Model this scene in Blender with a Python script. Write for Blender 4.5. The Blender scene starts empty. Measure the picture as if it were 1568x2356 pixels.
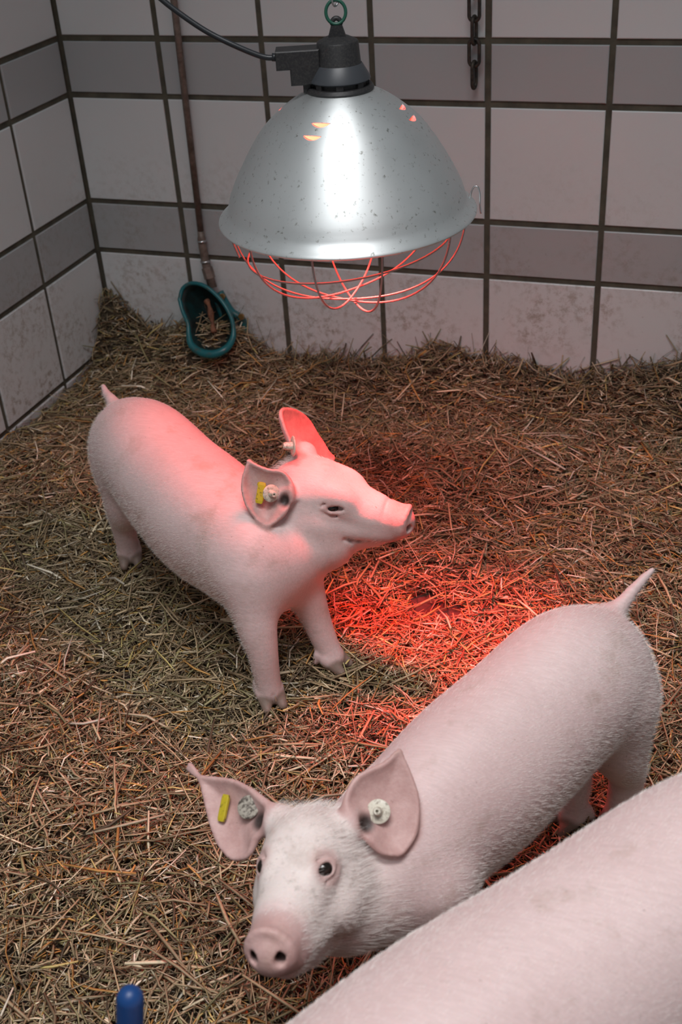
import bpy, math
import numpy as np
from mathutils import Vector, Matrix

scn = bpy.context.scene
col = scn.collection
rng = np.random.default_rng(11)
R_ = math.radians

# ------------------------------------------------------------------ camera, world, lights, exposure
IMG_W, IMG_H, FOC = 1568, 2356, 2690.7
YAW, PIT, ROL = -.3680, .57460, -.0713
T = .20                                   # one wall tile
CAM = np.array([6.2437, -9.8758, 5.1525]) * T
FWD = np.array([math.sin(YAW) * math.cos(PIT), math.cos(YAW) * math.cos(PIT), -math.sin(PIT)])
_r = np.array([math.cos(YAW), -math.sin(YAW), 0.]); _u = np.cross(_r, FWD)
RGT = _r * math.cos(ROL) + _u * math.sin(ROL)
UPV = -_r * math.sin(ROL) + _u * math.cos(ROL)

cd = bpy.data.cameras.new('camera'); cam = bpy.data.objects.new('camera', cd); col.objects.link(cam)
cd.sensor_fit = 'VERTICAL'; cd.sensor_height = 36; cd.sensor_width = 24
cd.lens = 36 * FOC / IMG_H
cd.clip_start = .02
cd.dof.use_dof = True; cd.dof.focus_distance = 1.42; cd.dof.aperture_fstop = 8.5
M = Matrix.Identity(4)
for i in range(3):
    M[i][0], M[i][1], M[i][2], M[i][3] = RGT[i], UPV[i], -FWD[i], CAM[i]
cam.matrix_world = M
scn.camera = cam

w = bpy.data.worlds.new('world'); scn.world = w; w.use_nodes = True
w.node_tree.nodes['Background'].inputs[0].default_value = (.93, .97, 1, 1)
w.node_tree.nodes['Background'].inputs[1].default_value = .19


def area(name, loc, target, sx, sy, power, color, spread=180):
    l = bpy.data.lights.new(name, 'AREA'); l.shape = 'RECTANGLE'; l.size = sx; l.size_y = sy
    l.energy = power; l.color = color; l.spread = R_(spread)
    o = bpy.data.objects.new(name, l); col.objects.link(o); o.location = loc
    o.rotation_euler = (Vector(target) - Vector(loc)).to_track_quat('-Z', 'Y').to_euler()
    return o


area('ceiling_tube_light', (1.1, -1.62, 2.5), (1.02, -1.36, 0), 1.0, .35, 8.6, (1, .985, .985), 86)
area('ceiling_tube_light', (.9, -2.3, 2.5), (.85, -1.2, 0), 1.2, .3, 3.0, (.95, .98, 1), 95)

vs = scn.view_settings
vs.view_transform = 'Standard'; vs.look = 'None'; vs.gamma = 1; vs.use_curve_mapping = False; vs.exposure = 0.0


# ------------------------------------------------------------------ helpers
def pix(x, y):
    return FWD + RGT * ((x - IMG_W / 2) / FOC) + UPV * ((IMG_H / 2 - y) / FOC)


def on_plane(x, y, p0, n):                # where a sight line meets a plane of the scene
    d = pix(x, y); p0 = np.asarray(p0, float); n = np.asarray(n, float)
    return CAM + d * (((p0 - CAM) @ n) / (d @ n))


def tag(o, label=None, cat=None, group=None, kind=None):
    if label: o['label'] = label
    if cat: o['category'] = cat
    if group: o['group'] = group
    if kind: o['kind'] = kind
    return o


def empty(name, loc, rz=0):
    o = bpy.data.objects.new(name, None); col.objects.link(o); o.location = loc
    o.rotation_euler = (0, 0, rz); o.empty_display_size = .02
    return o


def mesh_obj(name, verts, faces, mats, parent=None, smooth=True, matidx=None):
    me = bpy.data.meshes.new(name)
    verts = np.asarray(verts, np.float32)
    if isinstance(faces, np.ndarray):
        nf, k = faces.shape
        me.vertices.add(len(verts)); me.vertices.foreach_set('co', verts.ravel())
        me.loops.add(nf * k); me.loops.foreach_set('vertex_index', faces.astype(np.int32).ravel())
        me.polygons.add(nf); me.polygons.foreach_set('loop_start', np.arange(0, nf * k, k, dtype=np.int32))
        me.update(calc_edges=True)
    else:
        me.from_pydata(verts.tolist(), [], faces)
    if smooth: me.polygons.foreach_set('use_smooth', np.ones(len(me.polygons), bool))
    for m in (mats if isinstance(mats, (list, tuple)) else [mats]): me.materials.append(m)
    if matidx is not None: me.polygons.foreach_set('material_index', np.asarray(matidx, np.int32))
    me.validate(); me.update()
    o = bpy.data.objects.new(name, me); col.objects.link(o)
    if parent is not None: o.parent = parent
    return o


class MB:
    """collects shapes and links them as one mesh object"""
    def __init__(s): s.v = []; s.f = []
    def add(s, v, f):
        b = len(s.v); s.v += [tuple(map(float, p)) for p in v]; s.f += [tuple(i + b for i in q) for q in f]
    def box(s, c, ax, ay, az, bev=.0):
        c = np.array(c, float); ax, ay, az = (np.array(a, float) for a in (ax, ay, az))
        k = 1 - bev
        v = []; f = []
        # chamfered box: 24 verts
        idx = {}
        for d, (a, b, e) in enumerate(((ax, ay, az), (ay, az, ax), (az, ax, ay))):
            for sg in (-1, 1):
                q = []
                for (i, j) in ((-1, -1), (1, -1), (1, 1), (-1, 1)):
                    sgn = [0, 0, 0]; sgn[d] = sg; sgn[(d + 1) % 3] = i; sgn[(d + 2) % 3] = j
                    idx[(d, tuple(sgn))] = len(v); q.append(len(v)); v.append(c + a * sg + b * i * k + e * j * k)
                f.append(q if sg > 0 else q[::-1])
        if bev > 0:
            for d in range(3):
                o1, o2 = (d + 1) % 3, (d + 2) % 3
                for i in (-1, 1):
                    for j in (-1, 1):
                        def S(m):
                            t = [0, 0, 0]; t[d] = m; t[o1] = i; t[o2] = j; return tuple(t)
                        q = [idx[(o1, S(-1))], idx[(o1, S(1))], idx[(o2, S(1))], idx[(o2, S(-1))]]
                        f.append(q if i * j < 0 else q[::-1])
            for i in (-1, 1):
                for j in (-1, 1):
                    for l in (-1, 1):
                        q = [idx[(d, (i, j, l))] for d in range(3)]
                        f.append(q if i * j * l > 0 else q[::-1])
        s.add(v, f)
    def tube(s, pts, r, n=10, closed=False, cap=True):
        P = [np.array(p, float) for p in pts]; m = len(P)
        rs = r if hasattr(r, '__len__') else [r] * m
        up = np.array([.13, .21, .97]); v = []; prev = None
        for i in range(m):
            t = (P[(i + 1) % m] - P[i - 1]) if closed else (P[min(i + 1, m - 1)] - P[max(i - 1, 0)])
            t = t / (np.linalg.norm(t) + 1e-12)
            if prev is None:
                a = np.cross(t, up)
                if np.linalg.norm(a) < 1e-3: a = np.cross(t, (1, 0, 0))
            else: a = prev - t * (prev @ t)
            a = a / np.linalg.norm(a); prev = a; b = np.cross(t, a)
            for k in range(n):
                th = 2 * math.pi * k / n
                v.append(P[i] + (a * math.cos(th) + b * math.sin(th)) * rs[i])
        f = []
        for i in range(m if closed else m - 1):
            j = (i + 1) % m
            for k in range(n):
                f.append((i * n + k, i * n + (k + 1) % n, j * n + (k + 1) % n, j * n + k))
        if cap and not closed:
            f.append(tuple(range(n))[::-1]); f.append(tuple((m - 1) * n + k for k in range(n)))
        s.add(v, f)
    def lathe(s, prof, n=48, c=(0, 0, 0), X=(1, 0, 0), Y=(0, 1, 0), Z=(0, 0, 1), closed=False):
        c, X, Y, Z = (np.array(a, float) for a in (c, X, Y, Z)); v = []; f = []
        for (r, z) in prof:
            for k in range(n):
                th = 2 * math.pi * k / n
                v.append(c + X * r * math.cos(th) + Y * r * math.sin(th) + Z * z)
        m = len(prof)
        for i in range(m if closed else m - 1):
            j = (i + 1) % m
            for k in range(n):
                f.append((i * n + k, i * n + (k + 1) % n, j * n + (k + 1) % n, j * n + k))
        s.add(v, f)
    def build(s, name, mat, parent=None, smooth=True):
        return mesh_obj(name, s.v, s.f, mat, parent, smooth)


def spline(pts, n):
    P = np.array(pts, float); m = len(P)
    t = np.linspace(0, m - 1, n); out = []
    for x in t:
        i = min(int(x), m - 2); u = x - i
        p0, p1, p2, p3 = P[max(i - 1, 0)], P[i], P[i + 1], P[min(i + 2, m - 1)]
        out.append(.5 * (2 * p1 + (p2 - p0) * u + (2 * p0 - 5 * p1 + 4 * p2 - p3) * u * u + (3 * p1 - p0 - 3 * p2 + p3) * u ** 3))
    return out


def auto_smooth(o, deg=35):
    me = o.data
    import bmesh
    bm = bmesh.new(); bm.from_mesh(me)
    bmesh.ops.recalc_face_normals(bm, faces=bm.faces)
    for e in bm.edges:
        if len(e.link_faces) == 2 and e.calc_face_angle(0) > R_(deg): e.smooth = False
    bm.to_mesh(me); bm.free()
    return o


# ------------------------------------------------------------------ materials
class Mat:
    def __init__(s, name, base=(.5, .5, .5), rough=.5, metal=0., **kw):
        s.m = bpy.data.materials.new(name); s.m.use_nodes = True
        s.t = s.m.node_tree; s.b = s.t.nodes['Principled BSDF']
        s.b.inputs['Base Color'].default_value = (*base, 1); s.b.inputs['Roughness'].default_value = rough
        s.b.inputs['Metallic'].default_value = metal
        for k, v in kw.items(): s.b.inputs[k.replace('_', ' ')].default_value = v
    def n(s, typ, **kw):
        nd = s.t.nodes.new(typ)
        for k, v in kw.items():
            if k.startswith('i_'):
                key = k[2:]; key = int(key) if key.isdigit() else key.replace('_', ' ')
                nd.inputs[key].default_value = v
            else: setattr(nd, k, v)
        return nd
    def l(s, a, b): s.t.links.new(a, b)
    def obj(s): return s.n('ShaderNodeTexCoord').outputs['Object']
    def noise(s, scale, detail=4, rough=.6, vec=None):
        nd = s.n('ShaderNodeTexNoise', i_Scale=scale, i_Detail=detail, i_Roughness=rough)
        s.l(vec if vec is not None else s.obj(), nd.inputs['Vector']); return nd.outputs[0]
    def ramp(s, fac, stops):
        r = s.n('ShaderNodeValToRGB'); e = r.color_ramp.elements
        while len(e) < len(stops): e.new(.5)
        for el, (p, c) in zip(e, stops):
            el.position = p; el.color = (*c, 1) if hasattr(c, '__len__') else (c, c, c, 1)
        s.l(fac, r.inputs[0]); return r.outputs[0]
    def mix(s, fac, a, b, blend='MIX'):
        m = s.n('ShaderNodeMix', data_type='RGBA', blend_type=blend)
        for sock, v in ((m.inputs[0], fac), (m.inputs[6], a), (m.inputs[7], b)):
            if isinstance(v, bpy.types.NodeSocket): s.l(v, sock)
            elif hasattr(v, '__len__'): sock.default_value = (*v, 1)
            else: sock.default_value = v
        return m.outputs[2]
    def math(s, op, a, b=0.):
        m = s.n('ShaderNodeMath', operation=op)
        for sock, v in zip(m.inputs, (a, b)):
            if isinstance(v, bpy.types.NodeSocket): s.l(v, sock)
            else: sock.default_value = v
        return m.outputs[0]
    def bump(s, h, strength=.3, dist=.002):
        b = s.n('ShaderNodeBump', i_Strength=strength, i_Distance=dist)
        s.l(h, b.inputs['Height']); s.l(b.outputs[0], s.b.inputs['Normal'])
    def color(s, c): s.l(c, s.b.inputs['Base Color'])


def tile_mat(name, base, dirt):
    m = Mat(name, base, .38)
    geo = m.n('ShaderNodeNewGeometry'); sep = m.n('ShaderNodeSeparateXYZ'); m.l(geo.outputs['Position'], sep.inputs[0])
    low = m.n('ShaderNodeMapRange', i_1=.0, i_2=.46, i_3=1., i_4=.0); m.l(sep.outputs[2], low.inputs[0])
    P = geo.outputs['Position']
    big = m.ramp(m.noise(7, 4, .6, P), [(.40, 0), (.58, 1)])
    fine = m.ramp(m.noise(75, 5, .75, P), [(.47, 0), (.64, 1)])
    blot = m.math('MULTIPLY', m.math('MULTIPLY', big, fine), m.math('MULTIPLY', low.outputs[0], dirt))
    spk = m.math('MULTIPLY', m.ramp(m.noise(160, 3, .6, P), [(.68, 0), (.74, 1)]), m.math('MULTIPLY', low.outputs[0], .55))
    c0 = m.mix(m.noise(3.3, 3, .5, P), tuple(x * .93 for x in base), tuple(min(1, x * 1.06) for x in base))
    c1 = m.mix(blot, c0, (.20, .135, .075))
    c2 = m.mix(spk, c1, (.11, .075, .05))
    m.color(c2)
    m.l(m.mix(blot, (.34,) * 3, (.8,) * 3), m.b.inputs['Roughness'])
    m.bump(m.noise(14, 2, .5, P), .05, .002)
    return m.m


M_TILE = tile_mat('white_tile', (.655, .68, .69), .8)
M_GREY = tile_mat('grey_tile', (.40, .415, .425), .75)
g = Mat('grout', (.10, .09, .065), .9)
g.color(g.ramp(g.noise(30, 5), [(.3, (.055, .05, .038)), (.7, (.115, .105, .075))])); g.bump(g.noise(260, 3), .4, .001)
M_GROUT = g.m

m = Mat('aluminium', (.60, .63, .645), .33, .86)
m.b.inputs['Anisotropic'].default_value = .66; m.b.inputs['Anisotropic Rotation'].default_value = .25
tan = m.n('ShaderNodeTangent', direction_type='RADIAL', axis='Z'); m.l(tan.outputs[0], m.b.inputs['Tangent'])
spots = m.ramp(m.noise(150, 5, .7), [(.60, 0), (.72, 1)])
haze = m.noise(9, 5, .6)
m.color(m.mix(spots, m.mix(haze, (.74, .785, .79), (.87, .90, .905)), (.22, .22, .19)))
m.l(m.ramp(haze, [(.3, .47), (.7, .58)]), m.b.inputs['Roughness'])
mp = m.n('ShaderNodeMapping'); mp.inputs['Scale'].default_value = (2, 2, 420); m.l(m.obj(), mp.inputs[0])
m.bump(m.noise(1.0, 2, .5, mp.outputs[0]), .05, .0006)
M_ALU = m.m

m = Mat('black_plastic', (.018, .018, .02), .48); d = m.ramp(m.noise(420, 6, .75), [(.45, 0), (.85, 1)])
m.color(m.mix(d, (.016, .016, .018), (.060, .057, .052))); M_BLACK = m.m
M_BLACKSOFT = Mat('grey_rubber', (.045, .05, .058), .42).m
M_CORD = Mat('cord_rubber', (.015, .018, .022), .4).m
m = Mat('wire_steel', (.33, .32, .31), .42, .2); M_WIRE = m.m
M_STEEL = Mat('bright_steel', (.55, .56, .57), .28, 1.).m
M_GREEN = Mat('green_coated_steel', (.012, .085, .055), .35).m
m = Mat('dark_iron', (.05, .05, .048), .55, .6); m.color(m.ramp(m.noise(90, 4), [(.35, (.03, .03, .03)), (.7, (.10, .08, .06))])); M_IRON = m.m
m = Mat('rusty_pipe', (.2, .15, .12), .5, .2)
m.color(m.ramp(m.noise(45, 5, .7), [(.3, (.10, .07, .055)), (.55, (.20, .155, .13)), (.75, (.30, .25, .22))])); m.bump(m.noise(150, 4), .3, .001); M_PIPE = m.m
m = Mat('rust', (.25, .10, .05), .75); m.color(m.ramp(m.noise(120, 5, .7), [(.35, (.11, .045, .025)), (.65, (.27, .115, .06))])); M_RUST = m.m
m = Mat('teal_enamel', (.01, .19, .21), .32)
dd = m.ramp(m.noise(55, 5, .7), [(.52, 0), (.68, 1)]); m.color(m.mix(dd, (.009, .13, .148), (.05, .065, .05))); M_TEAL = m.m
m = Mat('dark_enamel', (.01, .03, .03), .5); m.color(m.mix(m.ramp(m.noise(40, 5, .7), [(.40, 0), (.72, 1)]), (.010, .016, .015), (.007, .050, .053))); M_TEALD = m.m  # bowl inside the rim: near-black mottled with dark teal
m = Mat('brass_bolt', (.35, .22, .08), .5, .6); M_BRASS = m.m
M_BULB = Mat('red_bulb', (.5, .01, .01), .15).m
_b = M_BULB.node_tree.nodes['Principled BSDF']
_b.inputs['Emission Color'].default_value = (1, .06, .03, 1); _b.inputs['Emission Strength'].default_value = 14
M_BLUE = Mat('blue_plastic', (.006, .05, .19), .42).m
m = Mat('yellow_plastic', (.55, .42, .02), .45); m.color(m.mix(m.ramp(m.noise(230, 4), [(.55, 0), (.7, 1)]), (.55, .43, .02), (.12, .09, .02))); M_YEL = m.m
m = Mat('cream_plastic', (.62, .58, .48), .45); m.color(m.mix(m.ramp(m.noise(260, 5, .7), [(.5, 0), (.68, 1)]), (.66, .62, .52), (.22, .17, .12))); M_CREAM = m.m
m = Mat('dirty_plastic', (.42, .38, .32), .55); m.color(m.mix(m.ramp(m.noise(330, 4, .7), [(.46, 0), (.6, 1)]), (.42, .38, .32), (.07, .055, .045))); M_DIRTY = m.m
m = Mat('eye_wet', (.012, .008, .006), .06); M_EYE = m.m
m = Mat('wet_concrete', (.09, .06, .055), .35); m.color(m.ramp(m.noise(40, 5), [(.3, (.045, .03, .028)), (.7, (.08, .055, .05))])); m.bump(m.noise(120, 4), .3, .002); M_FLOOR = m.m
m = Mat('straw', (.3, .24, .15), .55)
at = m.n('ShaderNodeAttribute', attribute_name='Col'); m.color(m.mix(m.math('MULTIPLY', m.noise(300, 2), .5), at.outputs['Color'], (.07, .05, .03)))
M_STRAW = m.m
m = Mat('straw_dust', (.08, .055, .03), .9); m.color(m.ramp(m.noise(220, 6, .75), [(.35, (.03, .022, .014)), (.7, (.15, .11, .065))])); m.bump(m.noise(300, 5, .7), 1, .004); M_DUST = m.m

# pig skin: Mask.r = bare pink (ears, snout, lids), Mask.g = horn of the hooves, Mask.b = dark openings
m = Mat('pig_skin', (.7, .5, .47), .52)
ma = m.n('ShaderNodeAttribute', attribute_name='Mask'); sp = m.n('ShaderNodeSeparateColor'); m.l(ma.outputs['Color'], sp.inputs[0])
body = m.mix(m.ramp(m.noise(9, 4, .6), [(.3, 0), (.7, 1)]), (.69, .51, .50), (.78, .61, .60))
pink = m.mix(m.ramp(m.noise(70, 4, .7), [(.35, 0), (.7, 1)]), (.50, .30, .28), (.62, .41, .385))
mp = m.n('ShaderNodeMapping'); mp.inputs['Rotation'].default_value = (.25, .1, .75); mp.inputs['Scale'].default_value = (60, 520, 300); m.l(m.obj(), mp.inputs[0])
streak = m.ramp(m.noise(1.0, 3, .65, mp.outputs[0]), [(.36, 0), (.66, 1)])
body = m.mix(m.math('MULTIPLY', streak, .42), body, (.56, .41, .395))
body = m.mix(m.math('MULTIPLY', ma.outputs['Alpha'], .62), body, (.84, .785, .74))
body = m.mix(m.math('MULTIPLY', m.math('MULTIPLY', ma.outputs['Alpha'], m.ramp(m.noise(95, 5, .75), [(.54, 0), (.68, 1)])), .36), body, (.25, .20, .165))
c = m.mix(sp.outputs[0], body, pink)
stain = m.math('MULTIPLY', m.ramp(m.noise(16, 5, .7), [(.56, 0), (.70, 1)]), .38)
c = m.mix(stain, c, (.36, .25, .18))
fleck = m.math('MULTIPLY', m.ramp(m.noise(170, 3, .6), [(.70, 0), (.76, 1)]), .5)
c = m.mix(fleck, c, (.20, .11, .085))
hoof = m.mix(m.noise(120, 4), (.13, .09, .065), (.30, .215, .17))
c = m.mix(sp.outputs[1], c, hoof)
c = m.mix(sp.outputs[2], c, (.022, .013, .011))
m.color(c)
m.b.inputs['Subsurface Weight'].default_value = .18; m.b.inputs['Subsurface Radius'].default_value = (1, .35, .22)
m.b.inputs['Subsurface Scale'].default_value = .006
m.bump(m.noise(420, 4, .7), .35, .0012)
M_SKIN = m.m
m = Mat('bristle', (.93, .875, .84), .4); m.b.inputs['Specular IOR Level'].default_value = .35; M_HAIR = m.m


# ------------------------------------------------------------------ the pen: tiled walls, floor
G = .0105
ROW = [(-1.65, -1.015, 0), (-1.015, 0, 0), (0, .507, 1), (.507, 1.518, 0), (1.518, 2.02, 1), (2.02, 3.03, 0), (3.03, 3.535, 1),
       (3.535, 4.55, 0), (4.55, 5.05, 1), (5.05, 6.06, 0), (6.06, 6.57, 1), (6.57, 7.58, 0)]
Z0 = 1.10 * T


def tiled_wall(name, org, u, nrm, cols, label):
    org, u, nrm = np.array(org, float), np.array(u, float), np.array(nrm, float); zz = np.array([0, 0, 1.])
    v, f, mi = [], [], []
    L = cols[-1][1] * T; zb, zt = ROW[0][0] * T + Z0, ROW[-1][1] * T + Z0
    for a in (0, L):                       # grout body behind the tiles
        for b in (0, -.06):
            for z in (zb, zt): v.append(org + u * a + nrm * b + zz * z)
    for q in ((0, 4, 5, 1), (2, 3, 7, 6), (0, 1, 3, 2), (4, 6, 7, 5), (1, 5, 7, 3), (0, 2, 6, 4)): f.append(q); mi.append(2)
    e = .0014
    for (z0, z1, kind) in ROW:
        for (c0, c1) in cols:
            a0, a1 = c0 * T + G / 2, c1 * T - G / 2; b0, b1 = z0 * T + Z0 + G / 2, z1 * T + Z0 - G / 2
            j = rng.normal(0, .0003, 2); b = len(v); d = .0032 + rng.normal(0, .0003)
            for (s_, h_) in ((0, -.001), (0, d - e * .8), (e, d)):
                for (a, z) in ((a0 + s_, b0 + s_), (a1 - s_, b0 + s_), (a1 - s_, b1 - s_), (a0 + s_, b1 - s_)):
                    v.append(org + u * (a + j[0]) + nrm * h_ + zz * (z + j[1]))
            for r in (0, 4):
                for k in range(4): f.append((b + r + k, b + r + (k + 1) % 4, b + r + 4 + (k + 1) % 4, b + r + 4 + k)); mi.append(kind)
            f.append((b + 8, b + 9, b + 10, b + 11)); mi.append(kind)
    o = mesh_obj(name, v, f, [M_TILE, M_GREY, M_GROUT], smooth=False, matidx=mi)
    auto_smooth(o, 1)
    tag(o, label, None, None, 'structure'); return o


tiled_wall('wall_back', (0, 0, 0), (1, 0, 0), (0, -1, 0), [(.02, 1.011)] + [(1.011 + k, 2.011 + k) for k in range(11)],
           'white and grey tiled wall with dark grout behind the drinker')
la = .021
tiled_wall('wall_left', (0, 0, 0), (-math.sin(la), -math.cos(la), 0), (math.cos(la), -math.sin(la), 0),
           [(.02, .99)] + [(.99 + k, 1.99 + k) for k in range(11)], 'white and grey tiled wall with brown splashes left of the standing piglet')
fl = MB(); fl.box((1.1, -1.2, -.075), (1.3, 0, 0), (0, 1.4, 0), (0, 0, .06)); o = fl.build('floor', M_FLOOR, smooth=False)
tag(o, 'dark wet concrete floor under the straw', None, None, 'structure')


# ------------------------------------------------------------------ straw bed
def vnoise(x, y, s, seed):
    r = np.random.default_rng(seed).random((64, 64)); u, v = x * s + 7.3, y * s + 3.1
    i, j = np.floor(u).astype(int), np.floor(v).astype(int); a, b = u - i, v - j; a = a * a * (3 - 2 * a); b = b * b * (3 - 2 * b)
    g_ = lambda p, q: r[p % 64, q % 64]
    return (g_(i, j) * (1 - a) + g_(i + 1, j) * a) * (1 - b) + (g_(i, j + 1) * (1 - a) + g_(i + 1, j + 1) * a) * b


def ss(x, a, b):
    t = np.clip((x - a) / (b - a), 0, 1); return t * t * (3 - 2 * t)


PATCH = [(.882, -.692, .030, .022), (.912, -.694, .026, .020), (.857, -.672, .020, .014)]   # worn spots where the floor shows


_b = on_plane(484, 772, (0, -.068, 0), (0, 1, 0)); BOWL = (_b[0], -.066)
MOUNDS = []
for (mx_, my_, mY, mh, mr) in ((418, 780, -.075, .040, .034), (556, 800, -.050, .030, .040), (470, 835, -.150, .012, .03), (330, 770, -.03, .030, .06), (1000, 800, -.02, .025, .035)):
    _m = on_plane(mx_, my_, (0, mY, 0), (0, 1, 0)); MOUNDS.append((_m[0], mY, mh, mr))


def bed(x, y):
    h = (vnoise(x, y, 7, 1) - .5) * .022 + (vnoise(x, y, 19, 2) - .5) * .012
    back = ss(-y, .16, .0)
    h = h + back * (.030 + .020 * (vnoise(x, y, 9, 5) - .5))
    h = h + .092 * np.exp(-((x - .012) ** 2 + (y + .01) ** 2) / .052 ** 2)
    h = h + .035 * np.exp(-((x - .24) ** 2 / .10 ** 2 + (y + .03) ** 2 / .07 ** 2))
    for (mx, my, mh, mr) in MOUNDS: h = h + mh * np.exp(-((x - mx) ** 2 + (y - my) ** 2) / mr ** 2)
    h = h + .050 * np.exp(-((x - BOWL[0]) ** 2 + (y - BOWL[1]) ** 2) / .036 ** 2)
    h = h + .020 * np.exp(-((x - .62) ** 2 / .02 ** 2 + (y) ** 2 / .03 ** 2)) * 0
    h = h + .034 * np.exp(-((x - .83) ** 2 / .10 ** 2 + (y + .0) ** 2 / .05 ** 2)) * .7
    h = h + .060 * ss(x, .92, 1.16) * ss(-y, .16, 0)
    return h


def worn(x, y):
    w_ = 0 * x
    for (cx, cy, a, b) in PATCH:
        w_ = np.maximum(w_, np.exp(-(((x - cx) / a) ** 2 + ((y - cy) / b) ** 2) ** 1.5))
    return w_


def straw():
    nx, ny = 260, 220
    X, Y = np.meshgrid(np.linspace(-.03, 2.2, nx), np.linspace(-2.3, -.003, ny), indexing='ij')
    X = np.maximum(X, .021 * Y + .004)
    Zb = bed(X, Y) - .010 + rng.normal(0, .0018, X.shape) - worn(X, Y) * .03
    Zb = np.maximum(Zb, -.035)
    bv = np.stack([X, Y, Zb], -1).reshape(-1, 3)
    i, j = np.meshgrid(np.arange(nx - 1), np.arange(ny - 1), indexing='ij'); k = (i * ny + j).ravel()
    bf = np.stack([k, k + ny, k + ny + 1, k + 1], 1)
    # stems
    N = 230000
    px, py = rng.uniform(-.0, 2.1, N), rng.uniform(-2.1, -.002, N)
    P = np.stack([px, py, np.zeros(N)], 1) - CAM; dz = P @ FWD
    sx, sy = FOC * (P @ RGT) / dz / (IMG_W / 2), -FOC * (P @ UPV) / dz / (IMG_H / 2)
    vis = (np.abs(sx) < 1.12) & (sy < 1.1) & (sy > -1.1) & (dz > .1)
    keep = vis | (rng.random(N) < .18)
    keep &= rng.random(N) > worn(px, py) * 1.25
    px, py, dz = px[keep], py[keep], dz[keep]; n = len(px)
    kind = rng.random(n)
    ln = np.exp(rng.normal(math.log(.0245), .45, n)); wd = rng.uniform(.0010, .0034, n)
    big = kind > .955; ln[big] = rng.uniform(.04, .095, big.sum()); wd[big] = rng.uniform(.0018, .0046, big.sum())
    mat_ = kind < .28; ln[mat_] *= .55
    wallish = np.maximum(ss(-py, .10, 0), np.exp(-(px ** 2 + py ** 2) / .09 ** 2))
    yaw = rng.uniform(0, 2 * math.pi, n); pit = rng.normal(0, .17, n) + wallish * rng.normal(.25, .55, n)
    lay = rng.random(n) ** .8
    z = bed(px, py) - .008 + lay * .017 + np.where(big, .004, 0) - worn(px, py) * .012 + np.abs(np.sin(pit)) * ln * .3
    D = np.stack([np.cos(yaw) * np.cos(pit), np.sin(yaw) * np.cos(pit), np.sin(pit)], 1)
    S = np.cross(D, [0, 0, 1.]); S /= np.linalg.norm(S, axis=1)[:, None]
    roll = rng.normal(0, .75, n); Nn = np.cross(S, D)
    S2 = S * np.cos(roll)[:, None] + Nn * np.sin(roll)[:, None]; N2 = np.cross(S2, D)
    c = np.stack([px, py, z], 1)
    bend = rng.normal(0, .06, n) * ln
    rings = []
    for t, k_ in ((-.5, .75), (0., 1.), (.5, .7)):
        ctr = c + D * (ln * t)[:, None] + S2 * (bend * (1 - 4 * t * t))[:, None]
        ctr[:, 1] = np.minimum(ctr[:, 1], -.006); ctr[:, 0] = np.maximum(ctr[:, 0], .004 + .021 * ctr[:, 1] + .003)
        hw = (wd * k_ * .5)[:, None]; ht = np.minimum(wd * .16, .0004)[:, None]
        rings += [ctr + S2 * hw, ctr + N2 * ht, ctr - S2 * hw, ctr - N2 * ht]
    V = np.stack(rings, 1)
    base = (np.arange(n) * 12)[:, None]; F = []
    for r in (0, 4):
        for q in range(4):
            F.append(np.concatenate([base + r + q, base + r + (q + 1) % 4, base + r + 4 + (q + 1) % 4, base + r + 4 + q], 1))
    F.append(base + np.array([[3, 2, 1, 0]])); F.append(base + np.array([[8, 9, 10, 11]]))
    F = np.concatenate(F)
    pal = np.array([(.20, .145, .085), (.31, .235, .14), (.46, .385, .265), (.36, .19, .055), (.19, .165, .08), (.075, .05, .03), (.40, .32, .12), (.55, .50, .40)])
    pr = np.array([.27, .25, .11, .07, .14, .10, .03, .03]); ci = rng.choice(len(pal), n, p=pr / pr.sum())
    cc = pal[ci] * rng.uniform(1.15, 2.75, n)[:, None]
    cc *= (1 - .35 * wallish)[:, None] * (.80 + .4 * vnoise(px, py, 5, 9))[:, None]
    nb = len(bv)
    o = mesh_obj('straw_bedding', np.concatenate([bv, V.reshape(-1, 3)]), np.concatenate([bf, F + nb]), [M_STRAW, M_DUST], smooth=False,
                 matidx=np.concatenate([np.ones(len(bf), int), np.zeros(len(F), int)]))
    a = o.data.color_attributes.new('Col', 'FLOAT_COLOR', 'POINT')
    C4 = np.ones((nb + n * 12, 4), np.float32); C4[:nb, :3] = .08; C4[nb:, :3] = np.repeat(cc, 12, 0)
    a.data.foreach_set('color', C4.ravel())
    tag(o, 'loose brown chopped straw strewn over the pen floor', 'straw', None, 'stuff')
    print('straw stems', n)


straw()


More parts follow.
